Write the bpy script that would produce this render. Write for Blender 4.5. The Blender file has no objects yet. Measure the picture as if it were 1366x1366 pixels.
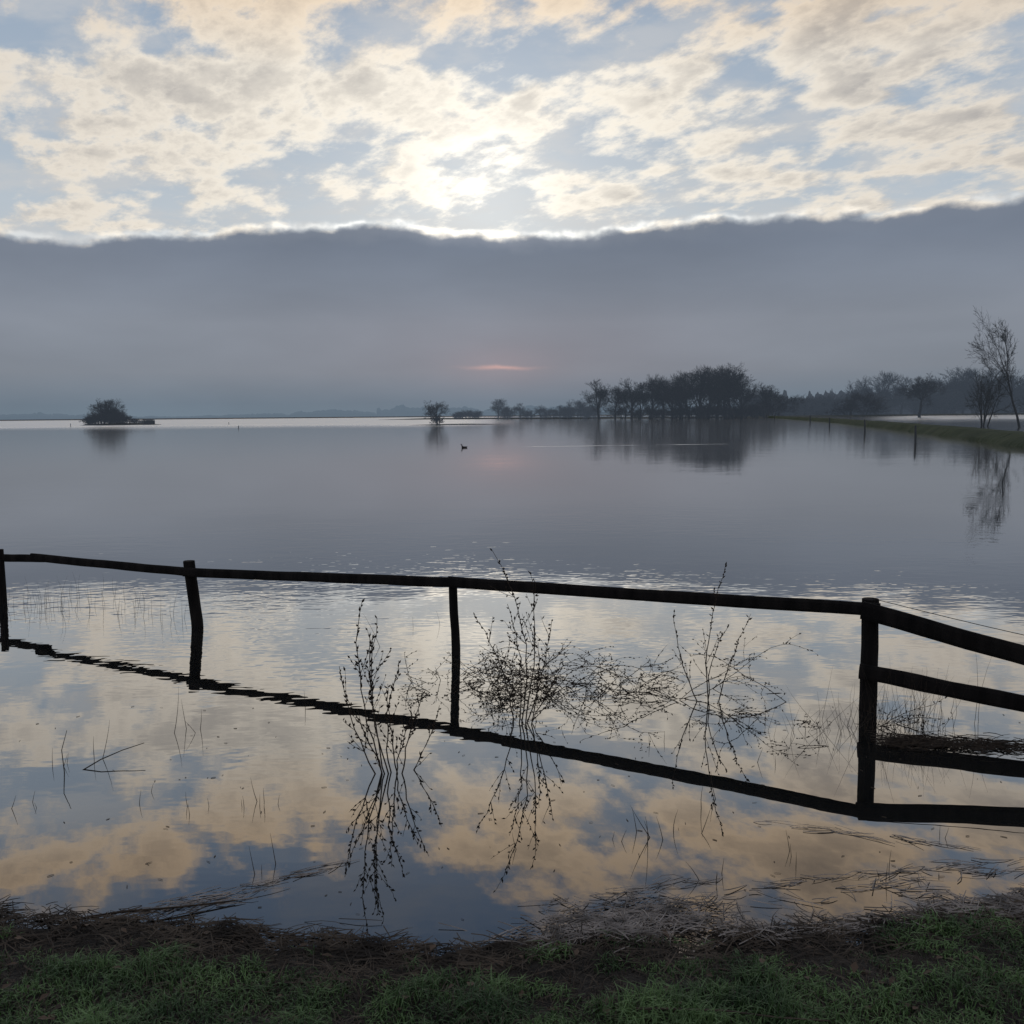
import bpy, math, random
from mathutils import Vector, Matrix, noise
R = math.radians
scene = bpy.context.scene
coll = scene.collection

# ------------------------------------------------------------------ helpers
class Geo:
    def __init__(s): s.v=[]; s.f=[]
    def tube(s, pts, rad, sides=5, cap=True):
        base=len(s.v); n=len(pts)
        for i,p in enumerate(pts):
            if i==0: d=pts[1]-pts[0]
            elif i==n-1: d=pts[-1]-pts[-2]
            else: d=pts[i+1]-pts[i-1]
            if d.length<1e-9: d=Vector((0,0,1))
            d=d.normalized()
            a=Vector((0,0,1)) if abs(d.z)<.9 else Vector((1,0,0))
            u=d.cross(a).normalized(); w=d.cross(u)
            r=rad[i] if isinstance(rad,(list,tuple)) else rad
            for k in range(sides):
                t=2*math.pi*k/sides
                s.v.append(p+u*(math.cos(t)*r)+w*(math.sin(t)*r))
        for i in range(n-1):
            for k in range(sides):
                a=base+i*sides+k; b=base+i*sides+(k+1)%sides
                s.f.append((a,b,b+sides,a+sides))
        if cap:
            s.f.append(tuple(base+k for k in range(sides))[::-1])
            s.f.append(tuple(base+(n-1)*sides+k for k in range(sides)))
    def bud(s,p,d,l,w):
        d=d.normalized(); a=Vector((0,0,1)) if abs(d.z)<.9 else Vector((1,0,0))
        u=d.cross(a).normalized(); q=d.cross(u)
        b=len(s.v); m=p+d*l*.45
        s.v+= [p, m+u*w, m+q*w, m-u*w, m-q*w, p+d*l]
        for i in range(4):
            j=(i+1)%4
            s.f.append((b,b+1+j,b+1+i)); s.f.append((b+5,b+1+i,b+1+j))
    def leaf(s,p,d,l,w):
        d=d.normalized(); u=d.cross(Vector((0,0,1)))
        if u.length<1e-3: u=Vector((1,0,0))
        u.normalize(); b=len(s.v)
        s.v+=[p, p+d*l*.5+u*w+Vector((0,0,l*.1)), p+d*l, p+d*l*.5-u*w+Vector((0,0,l*.1))]
        s.f.append((b,b+1,b+2,b+3))
    def mesh(s,name,mat,smooth=False):
        m=bpy.data.meshes.new(name); m.from_pydata([tuple(v) for v in s.v],[],s.f)
        m.materials.append(mat)
        if smooth:
            m.polygons.foreach_set("use_smooth",[True]*len(m.polygons))
        m.update(); return m
    def obj(s,name,mat,parent=None,smooth=False,**kw):
        return mkobj(name,s.mesh(name,mat,smooth),parent,**kw)

def mkobj(name,data,parent=None,**kw):
    o=bpy.data.objects.new(name,data); coll.objects.link(o)
    if parent: o.parent=parent
    for k,v in kw.items(): o[k]=v
    return o

def material(name,build):
    m=bpy.data.materials.new(name); m.use_nodes=True
    nt=m.node_tree; nt.nodes.clear()
    out=nt.nodes.new('ShaderNodeOutputMaterial')
    nt.links.new(build(nt),out.inputs[0]); return m

def noise_mat(name,c1,c2,scale,rough=.9,bump=0.0,haze_glow=None,bscale=None,stretch=(1,1,1),coord='Object',spec=.3,c3=None,detail=3):
    def b(nt):
        N=nt.nodes.new; L=nt.links.new
        tc=N('ShaderNodeTexCoord'); mp=N('ShaderNodeMapping'); mp.inputs['Scale'].default_value=stretch
        L(tc.outputs[coord],mp.inputs[0])
        no=N('ShaderNodeTexNoise'); no.inputs['Scale'].default_value=scale; no.inputs['Detail'].default_value=detail
        L(mp.outputs[0],no.inputs['Vector'])
        cr=N('ShaderNodeValToRGB'); cr.color_ramp.elements[0].position=.35; cr.color_ramp.elements[1].position=.65
        cr.color_ramp.elements[0].color=(*c1,1); cr.color_ramp.elements[1].color=(*c2,1)
        if c3:
            e=cr.color_ramp.elements.new(.5); e.color=(*c3,1)
        L(no.outputs['Fac'],cr.inputs[0])
        p=N('ShaderNodeBsdfPrincipled'); L(cr.outputs[0],p.inputs['Base Color'])
        p.inputs['Roughness'].default_value=rough; p.inputs['Specular IOR Level'].default_value=spec
        if bump:
            n2=N('ShaderNodeTexNoise'); n2.inputs['Scale'].default_value=bscale or scale*3; n2.inputs['Detail'].default_value=5
            L(mp.outputs[0],n2.inputs['Vector'])
            bp=N('ShaderNodeBump'); bp.inputs['Distance'].default_value=bump; L(n2.outputs['Fac'],bp.inputs['Height'])
            L(bp.outputs[0],p.inputs['Normal'])
        if haze_glow:
            p.inputs['Emission Color'].default_value=(*haze_glow,1); p.inputs['Emission Strength'].default_value=1  # distance mist painted in as a faint constant emission
        return p.outputs[0]
    return material(name,b)

# ------------------------------------------------------------------ camera
PITCH=5.54; ROLL=-0.5
cam=bpy.data.cameras.new("camera"); camo=bpy.data.objects.new("camera",cam); coll.objects.link(camo)
cam.sensor_width=36; cam.lens=36*1340/1366; cam.clip_start=.05; cam.clip_end=20000
camo.matrix_world=Matrix.Translation((0,0,1.9))@Matrix.Rotation(R(90-PITCH),4,'X')@Matrix.Rotation(R(ROLL),4,'Z')
scene.camera=camo
scene.view_settings.view_transform='Standard'; scene.view_settings.look='None'; scene.view_settings.exposure=0

# ------------------------------------------------------------------ world
SUN_EL=12.6; SUN_AZ=-1.6
w=bpy.data.worlds.new("World"); scene.world=w; w.use_nodes=True
w.cycles.sampling_method='NONE'
nt=w.node_tree; nt.nodes.clear(); N=nt.nodes.new; L=nt.links.new
def setin(s,v):
    if v is None: return
    if isinstance(v,bpy.types.NodeSocket): L(v,s)
    else: s.default_value=v
def M(op,a,b=None,c=None,clamp=False):
    n=N('ShaderNodeMath'); n.operation=op; n.use_clamp=clamp
    setin(n.inputs[0],a); setin(n.inputs[1],b); setin(n.inputs[2],c); return n.outputs[0]
def VM(op,a,b=None,s=None):
    n=N('ShaderNodeVectorMath'); n.operation=op
    setin(n.inputs[0],a); setin(n.inputs[1],b)
    if s is not None: setin(n.inputs['Scale'],s)
    return n.outputs['Value'] if op in('DOT_PRODUCT','LENGTH') else n.outputs[0]
def SS(x,a,b,t0=0.,t1=1.):
    n=N('ShaderNodeMapRange'); n.interpolation_type='SMOOTHSTEP'
    setin(n.inputs[0],x); n.inputs[1].default_value=a; n.inputs[2].default_value=b
    n.inputs[3].default_value=t0; n.inputs[4].default_value=t1; return n.outputs[0]
def MIX(f,a,b,mode='MIX'):
    n=N('ShaderNodeMix'); n.data_type='RGBA'; n.blend_type=mode
    setin(n.inputs['Factor'],f)
    A=[i for i in n.inputs if i.type=='RGBA']
    for s,v in zip(A,(a,b)):
        if isinstance(v,tuple): s.default_value=(*v,1)
        else: L(v,s)
    return [o for o in n.outputs if o.type=='RGBA'][0]
def NOISE(vec,scale,detail=8,rough=.55,dist=0.,out='Fac'):
    n=N('ShaderNodeTexNoise'); n.noise_dimensions='2D'; L(vec,n.inputs['Vector'])
    n.inputs['Scale'].default_value=scale; n.inputs['Detail'].default_value=detail
    n.inputs['Roughness'].default_value=rough; n.inputs['Distortion'].default_value=dist
    return n.outputs[out]
def RAMP(x,els,interp='LINEAR'):
    n=N('ShaderNodeValToRGB'); L(x,n.inputs[0]); cr=n.color_ramp; cr.interpolation=interp
    while len(cr.elements)<len(els): cr.elements.new(.5)
    for e,(p,c) in zip(cr.elements,els):
        e.position=p; e.color=(*(c if isinstance(c,tuple) else (c,c,c)),1)
    return n.outputs[0]
def COMB(x,y,z):
    n=N('ShaderNodeCombineXYZ'); setin(n.inputs[0],x); setin(n.inputs[1],y); setin(n.inputs[2],z); return n.outputs[0]
def GAUSS(x,c,s):
    t=M('DIVIDE',M('SUBTRACT',x,c),s); return M('EXPONENT',M('MULTIPLY',M('MULTIPLY',t,t),-1.))

tc=N('ShaderNodeTexCoord'); D=VM('NORMALIZE',tc.outputs['Generated'])
sp=N('ShaderNodeSeparateXYZ'); L(D,sp.inputs[0]); dx,dy,dz=sp.outputs
DEG=57.29578
el=M('MULTIPLY',M('ARCSINE',dz),DEG)
az=M('MULTIPLY',M('ARCTAN2',dx,dy),DEG)
sv=(math.sin(R(SUN_AZ))*math.cos(R(SUN_EL)),math.cos(R(SUN_AZ))*math.cos(R(SUN_EL)),math.sin(R(SUN_EL)))
ang=M('MULTIPLY',M('ARCCOSINE',M('MINIMUM',VM('DOT_PRODUCT',D,sv),.999999)),DEG)
g1=GAUSS(ang,0.,3.0); g2=GAUSS(ang,0.,8.); g3=GAUSS(ang,0.,20.)
# cloud-bank edge
e0=RAMP(M('DIVIDE',M('ADD',az,30.),60.,clamp=True),
   [(0.,.45),(.06,.452),(.18,.462),(.33,.522),(.42,.512),(.51,.478),(.60,.502),(.69,.518),(.84,.508),(.94,.522),(1.,.54)],'B_SPLINE')
e0=M('MULTIPLY',e0,20.)
ev=COMB(az,0.,0.); ev2=COMB(az,M('MULTIPLY',el,1.6),0.)
en=NOISE(ev,.22,3,.5,0.); en2=NOISE(ev2,.38,6,.52)
e0n=M('ADD',e0,M('ADD',M('MULTIPLY',M('SUBTRACT',en,.5),.9),M('MULTIPLY',M('SUBTRACT',en2,.5),1.2)))
s=M('SUBTRACT',el,e0n)
bank=SS(s,-.34,.16,1.,0.)
bn=NOISE(COMB(M('MULTIPLY',az,.07),M('MULTIPLY',el,.22),3.),1.,4,.5,.1)
bcol=RAMP(M('DIVIDE',el,12.,clamp=True),[(0.,(.158,.208,.258)),(.06,(.160,.204,.254)),(.2,(.215,.240,.28)),(.42,(.237,.263,.31)),(.6,(.208,.238,.292)),(.76,(.180,.212,.270)),(.85,(.174,.206,.264)),(1.,(.18,.212,.27))],'LINEAR')
bcol=MIX(1.,bcol,RAMP(bn,[(.25,.92),(.75,1.08)]),'MULTIPLY')
warm=M('MULTIPLY',GAUSS(az,0.,12.),GAUSS(el,3.4,2.6))
bcol=MIX(warm,bcol,(.024,.004,.0),'ADD')
sliver=M('MULTIPLY',GAUSS(az,-.6,1.5),GAUSS(el,M('ADD',2.66,M('MULTIPLY',M('SUBTRACT',en2,.5),.35)),.10))
bcol=MIX(sliver,bcol,(.26,.10,.05),'ADD')
halo=M('MULTIPLY',GAUSS(az,-.6,3.),GAUSS(el,2.7,1.1))
bcol=MIX(halo,bcol,(.04,.010,.004),'ADD')
bcol=MIX(M('MULTIPLY',SS(s,-1.,.1),M('ADD',.2,g2)),bcol,(.08,.075,.07),'ADD')
# upper clouds on a layer overhead
C0=.17
k=M('DIVIDE',1.,M('ADD',M('MAXIMUM',dz,0.),C0))
P=COMB(M('MULTIPLY',dx,k),M('MULTIPLY',dy,k),0.)
PS=(sv[0]/(sv[2]+C0),sv[1]/(sv[2]+C0),0.)
to=VM('NORMALIZE',VM('SUBTRACT',PS,P))
Q=VM('ADD',P,(5.1,2.35,0.))
big=NOISE(Q,1.5,2,.5)
wv=VM('SCALE',VM('SUBTRACT',NOISE(Q,6.,3,.5,0.,'Color'),(.5,.5,.5)),s=.12)
def density(q):
    st=COMB(M('MULTIPLY',VM('DOT_PRODUCT',q,(.55,-.83,0.)),.78),M('MULTIPLY',VM('DOT_PRODUCT',q,(.83,.55,0.)),1.15),0.)
    a=NOISE(st,4.1,9,.62,0.)
    v=N('ShaderNodeTexVoronoi'); v.voronoi_dimensions='2D'; v.feature='F1'
    L(VM('ADD',q,wv),v.inputs['Vector']); v.inputs['Scale'].default_value=8.
    return M('ADD',M('MULTIPLY',a,.70),M('MULTIPLY',M('SUBTRACT',.42,v.outputs['Distance']),.11))
n1=M('ADD',density(Q),M('MULTIPLY',big,.30)); n2=M('ADD',density(VM('ADD',Q,VM('SCALE',to,s=.045))),M('MULTIPLY',big,.30))
bias=RAMP(M('DIVIDE',el,90.,clamp=True),[(0.,.5),(.11,.535),(.14,.525),(.2,.55),(.262,.54),(.285,.495),(.32,.46),(1.,.5)])
nn=M('ADD',n1,M('SUBTRACT',bias,.505))
cov=SS(nn,.455,.59)
thick=SS(nn,.55,.70)
rel=M('ADD',.5,M('MULTIPLY',M('SUBTRACT',n1,n2),3.6),clamp=True)
sky=RAMP(M('DIVIDE',el,60.,clamp=True),[(0.,(.46,.51,.57)),(.18,(.48,.545,.61)),(.25,(.39,.47,.565)),(.34,(.32,.405,.52)),(.41,(.16,.23,.35)),(.5,(.08,.14,.25)),(.75,(.16,.21,.30)),(1.,(.22,.27,.36))])
nis=N('ShaderNodeTexSky'); nis.sky_type='NISHITA'; nis.sun_disc=False
nis.sun_elevation=R(SUN_EL); nis.sun_rotation=R(SUN_AZ)
nisc=MIX(1.,nis.outputs[0],(.05,.05,.05),'MULTIPLY')
sky=MIX(.06,sky,nisc)
veil=SS(NOISE(VM('MULTIPLY',Q,(1.,1.3,1.)),4.,5,.58,0.),.38,.68)
veilc=RAMP(M('DIVIDE',el,60.,clamp=True),[(0.,(.62,.61,.59)),(.33,(.55,.56,.575)),(.43,(.22,.25,.31)),(1.,(.3,.33,.38))])
sky=MIX(M('MULTIPLY',veil,.6),sky,veilc)
lit=MIX(g3,(.74,.675,.59),(1.,.93,.81))
grey=MIX(g3,(.31,.31,.325),(.44,.42,.40))
shade=M('MULTIPLY',thick,M('SUBTRACT',1.05,M('MULTIPLY',rel,.65)),clamp=True)
shade=M('MAXIMUM',shade,M('MULTIPLY',M('SUBTRACT',.53,rel,clamp=True),1.1))
ccol=MIX(shade,lit,grey)
dim=RAMP(M('DIVIDE',el,60.,clamp=True),[(0.,1.),(.30,1.),(.38,(.93,.78,.63)),(.46,(.66,.55,.46)),(.58,(.45,.41,.39)),(.8,.75),(1.,.75)])
ccol=MIX(1.,ccol,dim,'MULTIPLY')
ccol=MIX(M('MULTIPLY',g1,.26),ccol,(1.0,.97,.88),'ADD')
up=MIX(cov,sky,ccol)
up=MIX(M('MULTIPLY',g2,.12),up,(1.,.95,.85),'ADD')
up=MIX(M('MULTIPLY',g1,.05),up,(1.,.95,.82),'ADD')
rim=M('MULTIPLY',M('MULTIPLY',GAUSS(s,.15,.15),M('ADD',.15,M('MULTIPLY',GAUSS(az,-1.0,12.),.34))),M('ADD',.25,SS(NOISE(ev,.5,3,.6),.38,.62)))
col=MIX(bank,up,bcol)
col=MIX(rim,col,(1.,.94,.82),'ADD')
bg=N('ShaderNodeBackground'); L(col,bg.inputs[0]); bg.inputs[1].default_value=1.0
wo=N('ShaderNodeOutputWorld'); L(bg.outputs[0],wo.inputs[0])

sl=bpy.data.lights.new("sun",'SUN'); sl.energy=.008; sl.angle=R(90); sl.color=(1,.9,.75)
so=bpy.data.objects.new("sun",sl); coll.objects.link(so)
so.rotation_euler=Vector(sv).to_track_quat('Z','Y').to_euler()

# ------------------------------------------------------------------ materials
wood=noise_mat("weathered_wood",(.006,.0055,.006),(.016,.014,.014),14,.9,.003,stretch=(1,1,.2),spec=.15)
stemm=noise_mat("dry_stem",(.018,.013,.010),(.05,.036,.026),30,.8)
seedm=noise_mat("seed_pod",(.018,.012,.010),(.042,.029,.02),40,.85)
straw=noise_mat("wet_straw",(.08,.07,.065),(.34,.30,.28),9,.45,spec=.5)
mud=noise_mat("wet_soil",(.008,.007,.006),(.030,.024,.020),9,.7,.03,bscale=45,c3=(.016,.013,.011))
deadg=noise_mat("dead_grass",(.020,.015,.012),(.10,.078,.060),7,.7)
greeng=noise_mat("green_grass",(.028,.064,.022),(.12,.21,.075),5,.55)
dikem=noise_mat("meadow_turf",(.022,.031,.013),(.046,.056,.026),.35,.95,.15,haze_glow=(.004,.006,.005),bscale=2.)  # both turfs carry a slight emission in place of misty air
islem=noise_mat("marsh_turf",(.02,.022,.015),(.04,.042,.028),.3,.95,.1,haze_glow=(.014,.018,.024))
barkN=noise_mat("bark_near",(.015,.014,.014),(.03,.028,.027),3,.9,haze_glow=(.012,.015,.019))  # bark variants glow faintly by distance, painting mist onto the trees
barkI=noise_mat("bark_island",(.015,.014,.014),(.03,.028,.027),3,.9,haze_glow=(.022,.028,.037))
barkM=noise_mat("bark_middle",(.015,.014,.014),(.03,.028,.027),3,.9,haze_glow=(.022,.028,.037))
barkF=noise_mat("bark_haze_glow",(.02,.02,.02),(.03,.03,.03),3,.9,haze_glow=(.036,.046,.061))
woodF=noise_mat("woodland_mist_glow",(.02,.02,.02),(.03,.03,.03),.05,.9,haze_glow=(.115,.155,.20))  # stronger painted-in glow gives the far woods their pale misty tone
woodH=noise_mat("woodland_haze_glow",(.02,.02,.02),(.03,.03,.03),.05,.9,haze_glow=(.047,.06,.08))

def water_build(nt):
    N=nt.nodes.new; L=nt.links.new
    g=N('ShaderNodeNewGeometry')
    sp=N('ShaderNodeSeparateXYZ'); L(g.outputs['Position'],sp.inputs[0]); X,Y,Z=sp.outputs
    def m(op,a,b=None,clamp=False):
        n=N('ShaderNodeMath'); n.operation=op; n.use_clamp=clamp
        for s,v in zip(n.inputs,(a,b)):
            if v is None: continue
            if isinstance(v,bpy.types.NodeSocket): L(v,s)
            else: s.default_value=v
        return n.outputs[0]
    def ss(x,a,b,t0=0.,t1=1.):
        n=N('ShaderNodeMapRange'); n.interpolation_type='SMOOTHSTEP'; L(x,n.inputs[0])
        for i,v in enumerate((a,b,t0,t1)): n.inputs[i+1].default_value=v
        return n.outputs[0]
    def noi(scale,detail,st=(1,1,1),dist=0.):
        mp=N('ShaderNodeMapping'); mp.inputs['Scale'].default_value=st; L(g.outputs['Position'],mp.inputs[0])
        n=N('ShaderNodeTexNoise'); n.noise_dimensions='2D'; n.inputs['Scale'].default_value=scale; n.inputs['Detail'].default_value=detail
        n.inputs['Distortion'].default_value=dist
        L(mp.outputs[0],n.inputs['Vector']); return n.outputs['Fac']
    patch=ss(noi(.35,2,(.6,1,1)),.40,.62)
    depth=m('MULTIPLY',ss(Y,4.5,9.5,.16,1.),ss(Y,12.,30.,1.,.35))
    amp=m('MULTIPLY',depth,m('ADD',m('MULTIPLY',patch,.9),.3))
    fine=noi(9.,1,(.7,1.2,1)); mid=noi(2.8,1,(.7,1.3,1)); big=noi(.5,1)
    h=m('ADD',m('MULTIPLY',fine,m('MULTIPLY',amp,.0012)),m('MULTIPLY',mid,m('MULTIPLY',amp,.0021)))
    h=m('ADD',h,m('MULTIPLY',big,.0018))
    bp=N('ShaderNodeBump'); bp.inputs['Distance'].default_value=1.; bp.inputs['Strength'].default_value=1.
    L(h,bp.inputs['Height'])
    edge=m('ADD',Y,m('MULTIPLY',m('SUBTRACT',noi(.01,2,(1,.6,1)),.5),90.))
    sl=m('DIVIDE',X,Y)
    ruf=m('MULTIPLY',ss(edge,150.,260.),m('ADD',ss(sl,-.1,.02,1.,.0),ss(sl,.34,.40,0.,.42)))
    wk=m('MULTIPLY',ss(m('ABSOLUTE',m('SUBTRACT',Y,m('ADD',59.3,m('MULTIPLY',X,.17)))),.1,.4,1.,0.),m('MULTIPLY',ss(X,-1.5,1.,0.,.8),ss(X,12.,15.,1.,0.)))
    wk=m('MULTIPLY',wk,ss(noi(.8,1,(.5,1,1)),.3,.6))
    ro=m('ADD',m('MULTIPLY',ruf,.34),m('MULTIPLY',wk,.28))
    ro=m('ADD',ro,ss(Y,7.,60.,.0,.07))
    gl=N('ShaderNodeBsdfGlossy'); gl.inputs['Color'].default_value=(1,.985,.97,1)
    L(ro,gl.inputs['Roughness']); L(bp.outputs[0],gl.inputs['Normal'])
    df=N('ShaderNodeBsdfDiffuse'); df.inputs['Color'].default_value=(.012,.013,.013,1)
    fr=N('ShaderNodeFresnel'); fr.inputs['IOR'].default_value=1.333
    fac=m('POWER',fr.outputs[0],.47,clamp=True)
    mx=N('ShaderNodeMixShader'); L(fac,mx.inputs[0]); L(df.outputs[0],mx.inputs[1]); L(gl.outputs[0],mx.inputs[2])
    return mx.outputs[0]
waterm=material("flood_water",water_build)

# ------------------------------------------------------------------ ground & water
def shore(x): return 3.45+.075*min(abs(x),6)**2+.10*noise.noise(Vector((x*1.3,5,0)))+.06*noise.noise(Vector((x*5,9,0)))
def ground_z(x,y):
    d=shore(x)-y
    if y<20 and d>-1.2:
        z=.13*d if d>0 else .22*d
        z=min(z,.40)
        z+=.024*noise.noise(Vector((x*3.1,y*3.1,1)))+.016*noise.noise(Vector((x*10,y*10,2)))
        return max(z,-.5)
    if y>1000: return min(.5,(y-1000)*.01-.3)
    return -.5
def lines(lo,hi,step,outs_neg,outs_pos):
    a=[];v=lo
    while v<=hi: a.append(v); v+=step
    return sorted(outs_neg)+a+sorted(outs_pos)
xs=lines(-3.5,3.5,.03,[-6000,-3000,-1500,-700,-300,-120,-50,-25,-14,-9,-6.5,-5,-4.2,-3.8],[3.8,4.2,5,6.5,9,14,25,50,120,300,700,1500,3000,6000])
ys=lines(1.4,4.4,.025,[-3000,-500,-60,-10,-3,-1,0,.5,1],[4.8,5.5,7,10,20,60,150,400,900,1000,1060,1200,2000,4000,8000])
g=Geo()
for y in ys:
    for x in xs: g.v.append(Vector((x,y,ground_z(x,y))))
nx=len(xs)
for j in range(len(ys)-1):
    for i in range(nx-1):
        a=j*nx+i; g.f.append((a,a+1,a+nx+1,a+nx))
g.obj("ground",mud,smooth=True,kind="structure")
wg=Geo(); W=7000
wg.v=[Vector((-W,-200,0)),Vector((W,-200,0)),Vector((W,W,0)),Vector((-W,W,0))]; wg.f=[(0,1,2,3)]
wg.obj("water",waterm,kind="structure")

def ridge(name,line,width,height,mat,seed=0,step=4.,prof=((-1,-.4),(-.8,.25),(-.5,.9),(0,1),(.5,.92),(.8,.3),(1,-.4))):
    pts=[]
    for (a,b) in zip(line[:-1],line[1:]):
        A=Vector((*a,0));B=Vector((*b,0)); n=max(1,int((B-A).length/step))
        for i in range(n): pts.append(A.lerp(B,i/n))
    pts.append(Vector((*line[-1],0)))
    for _ in range(6):
        pts=[pts[0]]+[(pts[i-1]+pts[i]*2+pts[i+1])/4 for i in range(1,len(pts)-1)]+[pts[-1]]
    g=Geo(); n=len(pts); k=len(prof)
    for i,p in enumerate(pts):
        d=(pts[min(i+1,n-1)]-pts[max(i-1,0)]).normalized(); u=Vector((-d.y,d.x,0))
        tap=min(1,min(i,n-1-i)/3+.15)
        for o,h in prof:
            q=p+u*(o*width*.5*(.6+.4*tap)+.5*noise.noise(Vector((i*.35,o*3,seed))))
            q.z=height*h*(tap if h>0 else 1)+(.12*height*noise.noise(Vector((i*.5,o*2,seed+7))) if h>0 else 0)
            g.v.append(q)
    for i in range(n-1):
        for j in range(k-1):
            a=i*k+j; g.f.append((a,a+1,a+k+1,a+k))
    return g.obj(name,mat,smooth=True,kind="structure")
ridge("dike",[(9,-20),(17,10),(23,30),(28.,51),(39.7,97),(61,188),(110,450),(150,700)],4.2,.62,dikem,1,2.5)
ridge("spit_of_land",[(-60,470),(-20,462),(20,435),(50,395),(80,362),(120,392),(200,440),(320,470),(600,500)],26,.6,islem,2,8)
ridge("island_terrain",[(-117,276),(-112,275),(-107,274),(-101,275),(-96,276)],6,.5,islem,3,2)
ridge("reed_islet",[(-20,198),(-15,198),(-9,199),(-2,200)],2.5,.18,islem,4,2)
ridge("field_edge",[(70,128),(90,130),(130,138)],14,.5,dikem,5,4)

# ------------------------------------------------------------------ fence
fence=mkobj("wooden_fence",None,label="old dark wooden post and rail fence standing in flood water",category="fence")
fence.location=(0,7.8,0)
def V(x,y,z): return Vector((x,y-7.8,z))
rng=random.Random(4)
def post(x,y,top,r,tx=0.,ty=0.,sides=12):
    g=Geo(); n=9; pts=[];rad=[]
    for i in range(n):
        t=i/(n-1); z=-.5+(top+.5)*t; tt=max(0,z)/top
        wob=.006*noise.noise(Vector((x*7,z*4,1)))
        pts.append(V(x+tx*tt+wob,y+ty*tt,z)); rad.append(r*(1.02-.08*t)*(1+.04*noise.noise(Vector((x,z*6,3)))))
    pts.append(pts[-1]+Vector((0,0,.004))); rad.append(r*.88)
    g.tube(pts,rad,sides)
    return g.obj("post",wood,fence,smooth=False)
def rail(a,b,r,sag=0.,flat=.55,seed=0,e=.7):
    A=V(*a);B=V(*b); g=Geo(); n=22; d=(B-A).normalized()
    side=d.cross(Vector((0,0,1))).normalized(); upv=side.cross(d)
    S=12
    for i in range(n+1):
        t=i/n; p=A.lerp(B,t); p.z-=sag*4*t*(1-t)
        p.z+=.006*noise.noise(Vector((seed,t*5,0))); rr=r*(1+.06*noise.noise(Vector((seed,t*9,4))))
        for k in range(S):
            a_=2*math.pi*k/S; c,s_=math.cos(a_),math.sin(a_)
            m=max(abs(c),abs(s_)); c=c/(m**e); s_=s_/(m**e)
            g.v.append(p+side*(c*rr*flat)+upv*(s_*rr))
    for i in range(n):
        for k in range(S):
            q=i*S+k; q2=i*S+(k+1)%S; g.f.append((q,q+S,q2+S,q2))
    g.f.append(tuple(range(S))); g.f.append(tuple(n*S+k for k in range(S))[::-1])
    return g.obj("rail",wood,fence)
post(-5.38,10.46,.535,.042,.0)
post(-2.88,9.04,.600,.055,-.06)
post(-.455,7.86,.61,.036,-.02)
post(2.275,6.30,.712,.056,0.)
post(3.75,5.26,.50,.055,.02)
rail((-5.9,10.70,.42),(-4.78,10.20,.475),.040,0,.5,1,.8)
rail((-4.92,10.19,.492),(-2.80,8.95,.505),.040,0.004,.5,2)
rail((-2.98,9.00,.508),(-.42,7.76,.60),.041,.004,.5,3)
rail((-.50,7.79,.60),(2.30,6.20,.662),.043,.004,.5,4)
rail((2.20,6.235,.655),(3.82,5.13,.29),.057,0,.36,5,.8)
rail((2.20,6.255,.258),(3.82,5.13,.13),.050,0,.36,6,.8)
g=Geo(); pts=[V(2.27,6.25,.725)]
for i in range(1,9):
    t=i/8; pts.append(V(2.27+1.48*t,6.25-1.04*t,.725-.23*t-.02*math.sin(t*3.1)))
g.tube(pts,.0022,4); g.obj("wire",wood,fence)

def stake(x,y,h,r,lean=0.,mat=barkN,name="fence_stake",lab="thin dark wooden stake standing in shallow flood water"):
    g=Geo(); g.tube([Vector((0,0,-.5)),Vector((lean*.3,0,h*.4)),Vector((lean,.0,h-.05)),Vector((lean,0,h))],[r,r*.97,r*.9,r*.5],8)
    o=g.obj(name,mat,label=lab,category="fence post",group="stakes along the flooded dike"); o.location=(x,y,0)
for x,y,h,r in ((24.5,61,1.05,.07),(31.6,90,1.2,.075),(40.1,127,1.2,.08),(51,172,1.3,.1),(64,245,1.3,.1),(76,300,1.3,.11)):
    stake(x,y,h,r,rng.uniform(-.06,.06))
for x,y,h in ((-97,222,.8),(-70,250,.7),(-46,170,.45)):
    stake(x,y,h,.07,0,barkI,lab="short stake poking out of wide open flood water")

# ------------------------------------------------------------------ trees
def rot_about(d,ang,rng):
    a=Vector((rng.gauss(0,1),rng.gauss(0,1),rng.gauss(0,1))); u=d.cross(a)
    if u.length<1e-6: u=Vector((1,0,0))
    return (Matrix.Rotation(ang,3,u.normalized())@d).normalized()
def grow(tr,cr,p,d,Ln,r,dep,mx,rng,P):
    n=4 if dep<2 else 3; pts=[p.copy()]; q=p.copy(); dd=d.copy()
    for i in range(n):
        dd=(dd+Vector((rng.gauss(0,1),rng.gauss(0,1),rng.gauss(0,1)))*P['wob']+Vector((0,0,P['up'] if dep<3 else P['up2']))).normalized()
        q=q+dd*Ln/n; pts.append(q.copy())
    r1=max(P['rmin'],r*.6)
    rad=[max(P['rmin'],r+(r1-r)*i/n) for i in range(n+1)]
    (tr if dep<P['split'] else cr).tube(pts,rad,6 if dep<2 else 3,cap=False)
    if dep>=mx: return
    kk=P['kids'][dep]
    for c in range(kk):
        t=1. if c==0 else rng.uniform(P['low'] if dep==0 else .2,1.)
        i=min(n-1,int(t*n)); b=pts[i].lerp(pts[i+1],t*n-i) if t<1 else pts[-1]
        base=(pts[i+1]-pts[i]).normalized()
        nd=rot_about(base,R(rng.uniform(8,25) if c==0 else rng.uniform(*P['ang'])),rng)
        grow(tr,cr,b,nd,Ln*rng.uniform(*P['len'])*(P['lead'] if c==0 else 1.),r1*(.8 if c==0 else rng.uniform(.45,.7)),dep+1,mx,rng,P)
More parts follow.
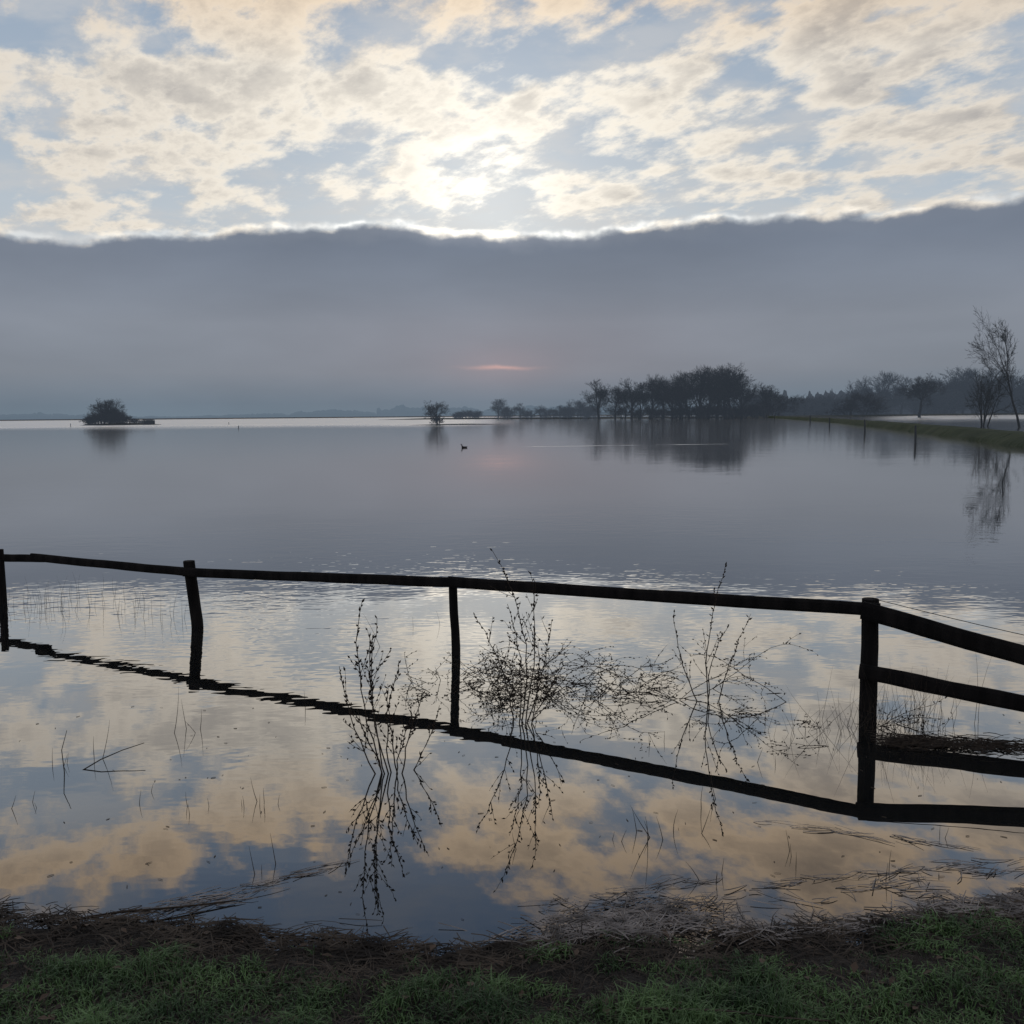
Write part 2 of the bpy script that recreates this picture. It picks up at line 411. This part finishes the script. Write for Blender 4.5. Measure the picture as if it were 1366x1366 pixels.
TREE=dict(wob=.08,up=.06,up2=.02,rmin=.019,split=2,kids=[8,5,5,4,4],low=.26,ang=(22,50),len=(.54,.76),lead=.9)
def make_proto(kind,seed,**over):
    rng=random.Random(seed); P=dict(TREE); P.update(over); tr=Geo();cr=Geo()
    if kind=='tree':
        grow(tr,cr,Vector((0,0,-.6)),Vector((over.get('lean',0),0,1)).normalized(),over.get('bole',5.3),over.get('r',.34),0,5,rng,P)
    else:
        for i in range(over.get('stems',6)):
            a=rng.uniform(0,6.28); t=rng.uniform(.1,.7)
            grow(tr,cr,Vector((math.cos(a)*t,math.sin(a)*t,-.5)),Vector((math.cos(a)*t,math.sin(a)*t,1)).normalized(),2.6,.11,1,5,rng,P)
    H=max(v.z for v in cr.v)
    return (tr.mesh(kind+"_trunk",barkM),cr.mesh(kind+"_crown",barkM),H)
protos={'t%d'%i:make_proto('tree',11+i*7) for i in range(4)}
protos['round']=make_proto('tree',77,ang=(32,62),up=.02,up2=0.,bole=5.,len=(.52,.7),low=.65)
protos['bare']=make_proto('tree',52,rmin=.012,kids=[7,4,4,4,4],bole=6.8,r=.18,ang=(18,46),low=.35,len=(.44,.70),lean=-.36,up=.07,lead=1.,wob=.11)
protos['bare2']=make_proto('tree',93,rmin=.013,kids=[6,4,4,4,3],bole=5.,r=.17,ang=(25,50),low=.2,len=(.5,.75))
protos['b0']=make_proto('bush',5,kids=[0,5,5,4,3],rmin=.024,ang=(25,60),up=.03)
protos['b1']=make_proto('bush',6,kids=[0,5,5,4,3],rmin=.024,up=.0,ang=(30,65))
protos['nb']=make_proto('bush',8,kids=[0,4,4,4,3],rmin=.012,stems=5,up=.04,ang=(20,50))
def place(proto,x,y,H,wide=1.,mat=barkM,rz=None,z0=.2,name="tree",label="bare winter tree beside the flooded meadow",group=None,cat="tree"):
    tm,cm,h=protos[proto]; s=H/h
    e=mkobj(name,None,label=label,category=cat)
    if group: e["group"]=group
    e.location=(x,y,z0); e.scale=(s*wide,s*wide,s); e.rotation_euler[2]=rng.uniform(0,6.28) if rz is None else rz
    parts=(("trunk",tm),("crown",cm)) if name!="bush" else (("stem",tm),("crown",cm))
    for nm,me in parts:
        o=mkobj(nm,me,e); o.material_slots[0].link='OBJECT'; o.material_slots[0].material=mat
def T(b,d,*a,**k): place(a[0],b*d,d,*a[1:],**k)
G1="dark grove at the water's edge"
labA="bare spreading tree in a dark lakeside grove"; labB="low leafless bush at the edge of the flood"
T(.087,375,'t0',15,1.2,label="tall airy bare tree at the end of a grove",group=G1)
for b,d,p,H,wd in ((.103,380,'t3',13.5,1.05),(.119,370,'t1',15.2,1.15),(.128,374,'t0',13.5,1.1),(.138,372,'t2',15.6,1.15),(.151,365,'t3',16.4,1.15),(.160,368,'t1',15,1.1),(.168,362,'t0',16.2,1.15),(.177,357,'t2',17,1.15),(.186,352,'t1',18.4,1.2),(.195,360,'t2',18.8,1.2),(.204,350,'t3',19.,1.2),(.212,356,'t0',18.8,1.2),(.220,346,'t2',18.2,1.2),(.229,350,'t1',15.5,1.1)):
    T(b,d,p,H,wd,label=labA,group=G1)
for i,b in enumerate((.112,.126,.138,.150,.161,.171,.18,.189,.197,.205,.213,.221,.230,.241)):
    T(b,rng.uniform(345,360),'b%d'%(i%2),rng.uniform(3.5,6),1.5,name="bush",label=labB,cat="bush",group="bushes under the grove")
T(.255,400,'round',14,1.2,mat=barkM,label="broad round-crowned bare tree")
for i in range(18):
    T(.234+.0072*i,rng.uniform(395,440),'b%d'%(i%2),rng.uniform(7,10.5),1.45,mat=barkF if i%2 else barkM,name="bush",label="tall mist-tinted leafless thicket bush behind the meadow",cat="bush",group="thicket behind the dike")
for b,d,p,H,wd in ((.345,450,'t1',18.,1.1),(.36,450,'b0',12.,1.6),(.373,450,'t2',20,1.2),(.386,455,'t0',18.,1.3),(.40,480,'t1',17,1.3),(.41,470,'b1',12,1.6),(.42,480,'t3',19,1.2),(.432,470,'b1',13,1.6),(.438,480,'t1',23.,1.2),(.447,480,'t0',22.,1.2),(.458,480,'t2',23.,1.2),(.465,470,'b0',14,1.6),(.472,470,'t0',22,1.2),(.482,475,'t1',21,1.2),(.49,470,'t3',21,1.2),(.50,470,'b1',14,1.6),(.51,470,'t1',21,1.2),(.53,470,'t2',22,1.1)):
    T(b,d,p,H,wd,mat=barkF,name="tree" if p[0]=='t' else "bush",cat="tree" if p[0]=='t' else "bush",label="tall mist-tinted tree in a distant tree line" if p[0]=='t' else "mist-tinted bush filling a distant tree line",group="misty tree line")
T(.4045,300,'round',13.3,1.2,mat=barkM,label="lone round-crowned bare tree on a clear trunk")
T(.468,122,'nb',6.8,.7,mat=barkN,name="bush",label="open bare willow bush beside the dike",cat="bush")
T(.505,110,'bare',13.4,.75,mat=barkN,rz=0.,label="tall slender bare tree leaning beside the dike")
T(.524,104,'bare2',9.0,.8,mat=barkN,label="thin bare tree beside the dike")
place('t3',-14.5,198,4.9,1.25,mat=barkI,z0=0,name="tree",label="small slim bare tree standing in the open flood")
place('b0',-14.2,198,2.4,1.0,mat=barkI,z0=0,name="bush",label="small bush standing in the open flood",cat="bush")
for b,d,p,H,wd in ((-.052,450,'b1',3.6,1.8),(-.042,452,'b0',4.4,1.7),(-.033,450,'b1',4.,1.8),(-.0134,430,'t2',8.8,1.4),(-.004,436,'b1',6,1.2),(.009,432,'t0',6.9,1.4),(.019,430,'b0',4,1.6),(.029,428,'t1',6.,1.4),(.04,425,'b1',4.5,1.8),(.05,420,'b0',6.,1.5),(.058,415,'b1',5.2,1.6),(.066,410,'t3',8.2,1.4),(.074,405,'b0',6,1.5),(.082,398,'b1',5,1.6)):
    T(b,d,p,H,wd,mat=barkF,name="tree" if p[0]=='t' else "bush",label="small mist-tinted tree on a low spit of land" if p[0]=='t' else "low mist-tinted bush on a spit of land",cat="tree" if p[0]=='t' else "bush",group="small growth along the spit")
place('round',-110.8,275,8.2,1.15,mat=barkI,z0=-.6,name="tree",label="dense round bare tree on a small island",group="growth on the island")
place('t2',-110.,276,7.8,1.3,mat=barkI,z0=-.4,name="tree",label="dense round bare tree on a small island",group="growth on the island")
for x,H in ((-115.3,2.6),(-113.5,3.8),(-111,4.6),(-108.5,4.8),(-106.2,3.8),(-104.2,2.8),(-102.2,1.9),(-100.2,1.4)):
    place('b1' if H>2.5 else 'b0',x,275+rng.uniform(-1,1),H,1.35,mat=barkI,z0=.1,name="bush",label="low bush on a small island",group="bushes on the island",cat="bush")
hide=mkobj("wooden_hide",None,label="small low wooden hide on a tiny island",category="hut"); hide.location=(-98.3,274,.1)
def boxg(g,c,s):
    b=len(g.v)
    for z in(-1,1):
        for y in(-1,1):
            for x in(-1,1): g.v.append(Vector((c[0]+x*s[0]/2,c[1]+y*s[1]/2,c[2]+z*s[2]/2)))
    for f in((0,2,3,1),(4,5,7,6),(0,1,5,4),(2,6,7,3),(0,4,6,2),(1,3,7,5)): g.f.append(tuple(b+i for i in f))
g=Geo()
for x in(-1.1,1.1):
    for y in(-.8,.8): boxg(g,(x,y,.5),(.18,.18,1.2))
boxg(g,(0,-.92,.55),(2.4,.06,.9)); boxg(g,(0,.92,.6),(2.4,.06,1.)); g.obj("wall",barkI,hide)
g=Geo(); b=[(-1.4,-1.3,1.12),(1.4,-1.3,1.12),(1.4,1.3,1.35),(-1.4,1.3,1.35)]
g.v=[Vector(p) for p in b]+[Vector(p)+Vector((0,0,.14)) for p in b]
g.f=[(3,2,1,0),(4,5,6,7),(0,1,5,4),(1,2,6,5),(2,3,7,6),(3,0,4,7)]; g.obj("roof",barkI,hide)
def woods(name,x0,x1,y,hfun,mat,label,n=500,seed=0):
    g=Geo()
    for i in range(n+1):
        t=i/n; x=x0+(x1-x0)*t; h=hfun(t)*(.55+.4*noise.noise(Vector((t*n*.03,seed,0)))+.35*noise.noise(Vector((t*n*.15,seed,3)))+.2*noise.noise(Vector((t*n*.7,seed,5)))+.2)
        yy=y+8*noise.noise(Vector((t*40,seed,9)))
        g.v+= [Vector((x,yy,-.5)),Vector((x,yy,max(.3,h*.6))),Vector((x,yy+4,max(.5,h))),Vector((x,yy+12,-.5))]
    for i in range(n):
        for j in range(3):
            a=i*4+j; g.f.append((a,a+4,a+5,a+1))
    g.obj(name,mat,kind="stuff",label=label,category="wood")
woods("distant_woodland",-1500,-60,1700,lambda t:13*(.7+.3*math.sin(t*17)),woodF,"pale mist-tinted woodland along the far shore",seed=2)
woods("distant_woodland",-200,1600,1500,lambda t:17,woodF,"pale mist-tinted woodland along the far shore",seed=3)
woods("mist_tinted_woodland",120,420,520,lambda t:15,woodH,"mist-tinted woodland behind the tree line",seed=4)

# ------------------------------------------------------------------ bird
def duck(x,y,s=1.):
    g=Geo(); S=12
    sp=[(-.30,.13,.008,.008),(-.26,.12,.04,.02),(-.18,.09,.085,.06),(-.05,.07,.115,.09),(.07,.07,.11,.09),(.14,.10,.085,.08),(.17,.15,.05,.05),(.18,.20,.036,.036),(.19,.25,.04,.035),(.215,.285,.043,.04),(.25,.29,.036,.034),(.275,.283,.018,.012),(.32,.272,.017,.006),(.335,.27,.006,.004)]
    n=len(sp)
    for i,(px,pz,ry,rz) in enumerate(sp):
        a=sp[max(0,i-1)];b=sp[min(n-1,i+1)]
        d=Vector((b[0]-a[0],0,b[1]-a[1])).normalized(); u=Vector((-d.z,0,d.x))
        for k in range(S):
            t=2*math.pi*k/S; g.v.append(Vector((px,0,pz))+Vector((0,math.cos(t)*ry,0))+u*(math.sin(t)*rz))
    for i in range(n-1):
        for k in range(S):
            a=i*S+k;b=i*S+(k+1)%S; g.f.append((a,b,b+S,a+S))
    g.f.append(tuple(range(S))[::-1]); g.f.append(tuple((n-1)*S+k for k in range(S)))
    m=noise_mat("dark_plumage",(.012,.012,.013),(.035,.032,.03),6,.6)
    o=g.obj("duck",m,smooth=True,label="small dark duck swimming on calm flood water",category="duck")
    o.location=(x,y,-.04); o.scale=(s,s,s); o.rotation_euler[2]=R(180+35)
duck(-2.75,58.5,.8)

# ------------------------------------------------------------------ weeds
def arc(a,b,bow,n=10):
    return [a.lerp(b,i/n)+bow*(4*(i/n)*(1-i/n)) for i in range(n+1)]
def buds_along(g,pts,rng,t0,step,l,w):
    for i in range(int(t0*(len(pts)-1)),len(pts)-1):
        seg=pts[i+1]-pts[i]; m=max(1,int(seg.length/step))
        for j in range(m):
            if rng.random()<.25: continue
            p=pts[i]+seg*((j+rng.random())/m)
            d=(seg.normalized()*rng.uniform(.5,1.2)+Vector((rng.gauss(0,1),rng.gauss(0,1),rng.gauss(0,.6)))*.5)
            g.bud(p,d,l*rng.uniform(.6,1.3),w*rng.uniform(.7,1.2))
def weed(x,y,stems,seed,lab,r0=.0044,side=7,budl=.027,budw=.0058,bstep=.017,ang=(20,45)):
    rg=random.Random(seed); gs=Geo(); gb=Geo()
    for (bx,by,tx,ty,tz) in stems:
        a=Vector((bx,by,-.12)); b=Vector((tx,ty,tz)); L_=(b-a).length
        pts=arc(a,b,Vector((rg.uniform(-.07,.07),rg.uniform(-.03,.03),rg.uniform(0,.03)))*L_*1.6,12)
        pts=[p+Vector((rg.gauss(0,.004),rg.gauss(0,.003),0)) for p in pts]
        gs.tube(pts,[r0*(1-.7*i/12) for i in range(13)],4)
        buds_along(gb,pts,rg,.55,bstep,budl,budw)
        for k in range(int(side*L_)+1):
            t=rg.uniform(.3,.9); i=int(t*12); p=pts[i]; d=(pts[i+1]-pts[i]).normalized()
            nd=rot_about(d,R(rg.uniform(*ang)),rg); ln=rg.uniform(.08,.28)*L_*(1.15-t*.6)
            e=p+nd*ln+Vector((0,0,ln*.12))
            q=arc(p,e,Vector((0,0,-.05*ln)),5)
            gs.tube(q,[r0*.42,r0*.4,r0*.36,r0*.32,r0*.28,r0*.2],3)
            buds_along(gb,q,rg,.2,bstep*1.1,budl*.9,budw*.9)
    o=gs.obj("weed_plant",stemm,label=lab,category="plant"); o.location=(x,y,0)
    gb.obj("seed_heads",seedm,o)
weed(-.66,5.2,[(0,0,-.13,0,.94),(.02,.02,-.05,.02,.84),(-.02,0,-.26,.02,.58),(.03,.0,.06,.05,.60),(.05,0,.20,.0,.46),(0,0,-.22,-.05,.44),(.02,0,.14,-.06,.36),(0,0,-.10,.04,.74),(.04,0,.0,-.04,.5),(.05,.05,.26,.1,.34)],1,"tall dry seed-headed weed rising from flood water")
weed(.02,6.05,[(0,0,-.14,0,1.08),(.03,0,.09,.03,.94),(-.02,.02,-.27,0,.70),(.02,.0,.22,.05,.64),(0,0,-.05,.05,.74),(.05,0,.13,-.05,.52),(.03,0,.3,.0,.38)],2,"tallest dry weed with seed pods beside the fence",side=6)
weed(1.30,6.5,[(0,0,.10,0,.92),(-.02,0,-.24,.02,.60),(.03,0,.27,.02,.58),(.02,.02,.13,.05,.5)],3,"slender dry weed with drooping seed heads in water",side=3)
def bramble(x,y,n,spread,reach,seed,lab,vig=1.,uz=(.15,.95)):
    """low wandering canes that rise, trail almost level and dip into the water"""
    rg=random.Random(seed); gs=Geo(); gb=Geo()
    def cane(p,d,steps,st,r,lvl):
        pts=[p.copy()]
        for i in range(steps):
            d=(d+Vector((rg.gauss(0,.11),rg.gauss(0,.09),rg.gauss(0,.13)-.045*(1+i/steps)))).normalized()
            p=p+d*st; pts.append(p.copy())
            if p.z<-.04: break
        if len(pts)<3: return
        m=len(pts); gs.tube(pts,[r*(1-.65*i/m) for i in range(m)],3 if lvl else 4)
        buds_along(gb,pts,rg,.2,.04 if lvl==0 else .032,.020,.0042)
        if lvl<2:
            for k in range(rg.randint(2,5) if lvl==0 else rg.randint(0,2)):
                i=rg.randint(1,m-2); b=(pts[i+1]-pts[i]).normalized()
                nd=rot_about(b,R(rg.uniform(25,75)),rg); nd.z=abs(nd.z)*.5+.02
                cane(pts[i],nd.normalized(),rg.randint(3,7),st*.75,r*.6,lvl+1)
    for i in range(n):
        a=Vector((rg.gauss(0,spread),rg.gauss(0,.14),-.05)); th=rg.gauss(0,.6) if rg.random()<.62 else math.pi+rg.gauss(0,.5)
        upz=rg.uniform(*uz)
        cane(a,Vector((math.cos(th),math.sin(th)*.6,upz)).normalized(),rg.randint(6,int(16*reach)),.040*vig,.0028,0)
    o=gs.obj("bramble",stemm,label=lab,category="plant"); o.location=(x,y,0); gb.obj("foliage",seedm,o)
bramble(.02,6.85,26,.18,.8,1,"dense tangled bare bramble standing in flood water",uz=(.2,1.6))
bramble(.34,6.8,26,.20,1.0,2,"tangled bramble canes drooping into the water",uz=(.2,1.3))
bramble(.68,6.65,14,.24,1.25,3,"thin bramble canes arching over flood water",1.15,uz=(.3,1.2))
bramble(1.05,6.5,9,.26,1.3,4,"low bramble canes trailing across flood water",1.15,uz=(.2,.9))
bramble(1.45,6.3,6,.26,1.25,8,"sparse bramble canes just above flood water",1.1,uz=(.15,.7))
bramble(-.35,6.95,12,.14,.7,5,"dark bramble tangle around a thin fence post",uz=(.1,1.0))
bramble(2.05,5.9,8,.15,.8,7,"low bramble canes beside a fence post",uz=(.1,.8))

def tuft(x,y,n,spread,h,seed,lab,name="reed_tuft",r=.0013,lean=.25,mat=None):
    rg=random.Random(seed); g=Geo()
    for i in range(n):
        a=Vector((rg.gauss(0,spread),rg.gauss(0,spread*.6),-.08)); H=h*rg.uniform(.3,1.1)
        b=a+Vector((rg.gauss(0,lean)*H,rg.gauss(0,lean)*H,H+.08))
        bow=Vector((rg.gauss(0,.08),rg.gauss(0,.05),0))*H
        p=arc(a,b,bow,5); g.tube(p,[r,r,r*.9,r*.7,r*.5,r*.2],3,cap=False)
    o=g.obj(name,mat or stemm,label=lab,category="grass"); o.location=(x,y,0)
tl="tuft of thin dry grass standing in flood water"
tuft(2.36,5.9,70,.10,.36,1,"dense dry grass tuft around a fence post",lean=.35)
tuft(2.08,5.85,40,.12,.28,2,tl,lean=.6)
tuft(1.75,5.8,14,.12,.22,4,tl,lean=.7)
for i,(x,y,n,h) in enumerate(((-4.9,10.1,16,.3),(-4.4,9.9,14,.3),(-4.6,10.6,8,.3),(-3.6,9.6,9,.25),(-3.2,9.4,5,.22),(-3.9,10.2,6,.22),(-.9,9.0,2,.2),(2.95,6.1,3,.45),(-5.2,9.6,10,.22))):
    tuft(x,y,n,.16,h,20+i,tl,lean=.15,r=.0017)
cl="a few short broken stalks poking out of flood water"
for i,(x,y,n,h) in enumerate(((-2.35,5.5,2,.25),(-2.45,5.35,3,.1),(-2.1,5.9,1,.24),(-1.95,6.0,3,.18),(-1.25,4.75,6,.09),(-1.2,4.8,1,.12),(-1.55,4.75,3,.08),(-.75,4.55,2,.07),(-1.85,4.9,2,.08),(.62,4.4,4,.18),(.75,4.35,3,.16),(.45,4.3,2,.12),(.95,4.75,2,.12),(.05,4.2,1,.1),(1.35,5.3,2,.13),(-1.0,4.05,3,.12),(-1.25,6.3,1,.25),(.8,3.95,4,.1),(1.5,3.95,3,.08),(1.15,4.1,3,.12),(-2.4,4.8,3,.07),(-1.0,8.1,1,.35),(1.85,4.3,2,.07),(.9,5.6,2,.18))):
    tuft(x,y,n,.06,h,60+i,cl,name="stalk_cluster",r=.0023,lean=.5)

# floating straw
rs=random.Random(9)
def straws(name,label,n,fn,lr=(.05,.2),r=(.001,.0026),mat=straw,tilt=.06):
    g=Geo()
    for i in range(n):
        x,y,z,a=fn(); ln=rs.uniform(*lr)
        d=Vector((math.cos(a),math.sin(a),rs.gauss(0,tilt)))*ln
        p=Vector((x,y,z)); rr=rs.uniform(*r)
        g.tube(arc(p-d/2,p+d/2,Vector((rs.gauss(0,.05),rs.gauss(0,.05),abs(rs.gauss(0,.03))))*ln,3),[rr,rr,rr,rr*.6],3)
    g.obj(name,mat,kind="stuff",label=label,category="debris")
def f_mat():
    for _ in range(20):
        x=rs.choice((rs.gauss(.50,.22),rs.uniform(.1,2.7),rs.gauss(2.0,.25)))
        off=abs(rs.gauss(0,.15)); y=shore(x)+off-.07
        if noise.noise(Vector((x*3,y*5,8)))>-.15: break
    return x,y,max(.003,ground_z(x,y)+.012)+rs.uniform(0,.008),rs.gauss(.2,.8)
straws("floating_straw","wet straw matted along the flood's edge",1100,f_mat,(.03,.17))
def f_mat2():
    t=rs.gauss(0,1); x=.42+.20*t+rs.gauss(0,.06); y=3.60+.06*t+rs.gauss(0,.07)
    return x,y,max(.004,ground_z(x,y)+.016)+rs.uniform(0,.01),rs.gauss(.35,.7)
straws("floating_straw","pale matted reed straw floating at the bank",520,f_mat2,(.03,.15),(.0009,.0024))
def f_left():
    x=rs.uniform(-2.6,-.3); y=shore(x)+abs(rs.gauss(0,.06))-.03
    return x,y,max(.003,ground_z(x,y)+.01)+rs.uniform(0,.008),rs.gauss(0.2,.6)
straws("floating_straw","thin wet straw along the flood's edge",220,f_left,(.04,.18),mat=deadg)
lines_=[((-1.35,3.72),(-.68,4.15)),((-1.5,3.68),(-.75,4.1)),((-1.6,3.65),(-1.0,3.85)),((1.0,3.9),(2.2,4.1)),((.1,3.75),(.9,3.95)),((1.2,4.5),(2.0,4.2)),((1.3,3.85),(2.1,4.0))]
def f_line():
    a,b=rs.choice(lines_); t=rs.random(); an=math.atan2(b[1]-a[1],b[0]-a[0])
    return a[0]+(b[0]-a[0])*t+rs.gauss(0,.03),a[1]+(b[1]-a[1])*t+rs.gauss(0,.02),.003,an+rs.gauss(0,.3)
straws("drifting_straw","drifting strings of straw on flood water",190,f_line,(.05,.2),(.0008,.002),mat=straw)
def f_any():
    y=rs.uniform(3.6,6.5); return rs.uniform(-.52,.52)*y,y,.002,rs.uniform(0,3.14)
straws("drifting_specks","small straw specks drifting on flood water",200,f_any,(.008,.03),(.0008,.002),mat=deadg,tilt=.0)
def f_fr():
    x=2.12+abs(rs.gauss(0,.55)); return x,5.62-.12*(x-2.17)+rs.gauss(0,.06),.004+abs(rs.gauss(0,.010)),rs.gauss(-.15,.45)
straws("drifting_straw","dead grass and straw caught along the fence line",700,f_fr,(.04,.16),mat=stemm,tilt=.12)

def stick(pts,r,lab,mat=stemm):
    c=Vector(pts[0]); g=Geo(); P=[Vector(p)-c for p in pts]
    g.tube(P,[r*(1-.5*i/(len(P)-1)) for i in range(len(P))],5); o=g.obj("stick",mat,label=lab,category="stick"); o.location=c
stick([(-2.40,5.25,-.03),(-2.27,5.36,.035),(-2.18,5.44,.06),(-2.08,5.5,.08)],.004,"bent dark stick slanting out of flood water")
stick([(-2.42,5.25,-.03),(-2.44,5.27,.12),(-2.42,5.3,.22)],.003,"thin upright stick in flood water")
stick([(-1.72,3.62,.01),(-1.5,3.66,.03),(-1.3,3.71,.02),(-1.1,3.78,.01)],.006,"dark branch lying at the water's edge")
stick([(.36,2.86,.12),(.45,2.835,.135),(.62,2.83,.13),(.78,2.80,.125),(.92,2.80,.115)],.004,"pale curved twig lying on grass",deadg)

# ------------------------------------------------------------------ grass on bank
rg=random.Random(21)
def blades(name,n,fn,mat,label,w=.0022):
    g=Geo(); v=g.v; f=g.f
    for i in range(n):
        r=fn()
        if r is None: continue
        x,y,h,lean=r; z=ground_z(x,y)-.004
        a=rg.uniform(0,6.283); dx_,dy_=math.cos(a),math.sin(a); ww=w*rg.uniform(.6,1.3)
        px,py=-dy_*ww,dx_*ww; b=len(v); k=h*lean
        v.append(Vector((x-px,y-py,z))); v.append(Vector((x+px,y+py,z)))
        mx,my,mz=x+dx_*k*.35,y+dy_*k*.35,z+h*.6
        v.append(Vector((mx-px*.8,my-py*.8,mz))); v.append(Vector((mx+px*.8,my+py*.8,mz)))
        v.append(Vector((x+dx_*k,y+dy_*k,z+h*max(.15,1-.35*lean))))
        f.append((b,b+1,b+3,b+2)); f.append((b+2,b+3,b+4))
    g.obj(name,mat,kind="stuff",label=label,category="grass")
def gfn():
    x=rg.uniform(-3.,3.); y=rg.uniform(2.2,3.6); d=shore(x)-y
    if d<.06: return None
    c=noise.noise(Vector((x*2.2,y*3,4)))+.9*noise.noise(Vector((x*7,y*7,5)))
    thr=.36-2.3*(d-.16)
    if x>.4: thr-=.2
    thr=max(thr,-.5)
    if c<thr+rg.gauss(0,.12): return None
    return x,y,rg.uniform(.015,.045)*(1+1.7*max(0,c))*(.6+.4*min(1,d*2)),rg.uniform(.2,1.6)
blades("grass",85000,gfn,greeng,"short damp green grass on the bank",.002)
def dfn():
    x=rg.uniform(-3.,3.); y=rg.uniform(2.2,4.0); d=shore(x)-y
    if d<-.02: return None
    c=noise.noise(Vector((x*5,y*5,15)))
    return x,y,rg.uniform(.012,.035)*(1+1.8*max(0,c)),rg.uniform(.6,3.)
blades("dead_grass",32000,dfn,deadg,"brown dead grass and litter on the bank",.0017)
def f_lit():
    x=rs.uniform(-3.,3.); y=shore(x)-abs(rs.gauss(0,.16))+.03
    return x,y,ground_z(x,y)+rs.uniform(.002,.02),rs.gauss(0,.8)
straws("plant_litter","matted dead stems washed up on the bank",2800,f_lit,(.04,.18),(.0012,.0028),mat=deadg,tilt=.15)
gl=Geo()
for i in range(170):
    x=rs.uniform(-2.6,2.6); y=shore(x)-rs.uniform(.05,.9); z=ground_z(x,y)+.02
    gl.leaf(Vector((x,y,z)),Vector((rs.gauss(0,1),rs.gauss(0,1),rs.gauss(0,.3))),rs.uniform(.025,.05),rs.uniform(.008,.015))
leafm=noise_mat("fallen_leaf",(.04,.027,.02),(.13,.09,.065),8,.7)
gl.obj("fallen_leaves",leafm,kind="stuff",label="brown fallen leaves scattered on the bank",category="leaves")
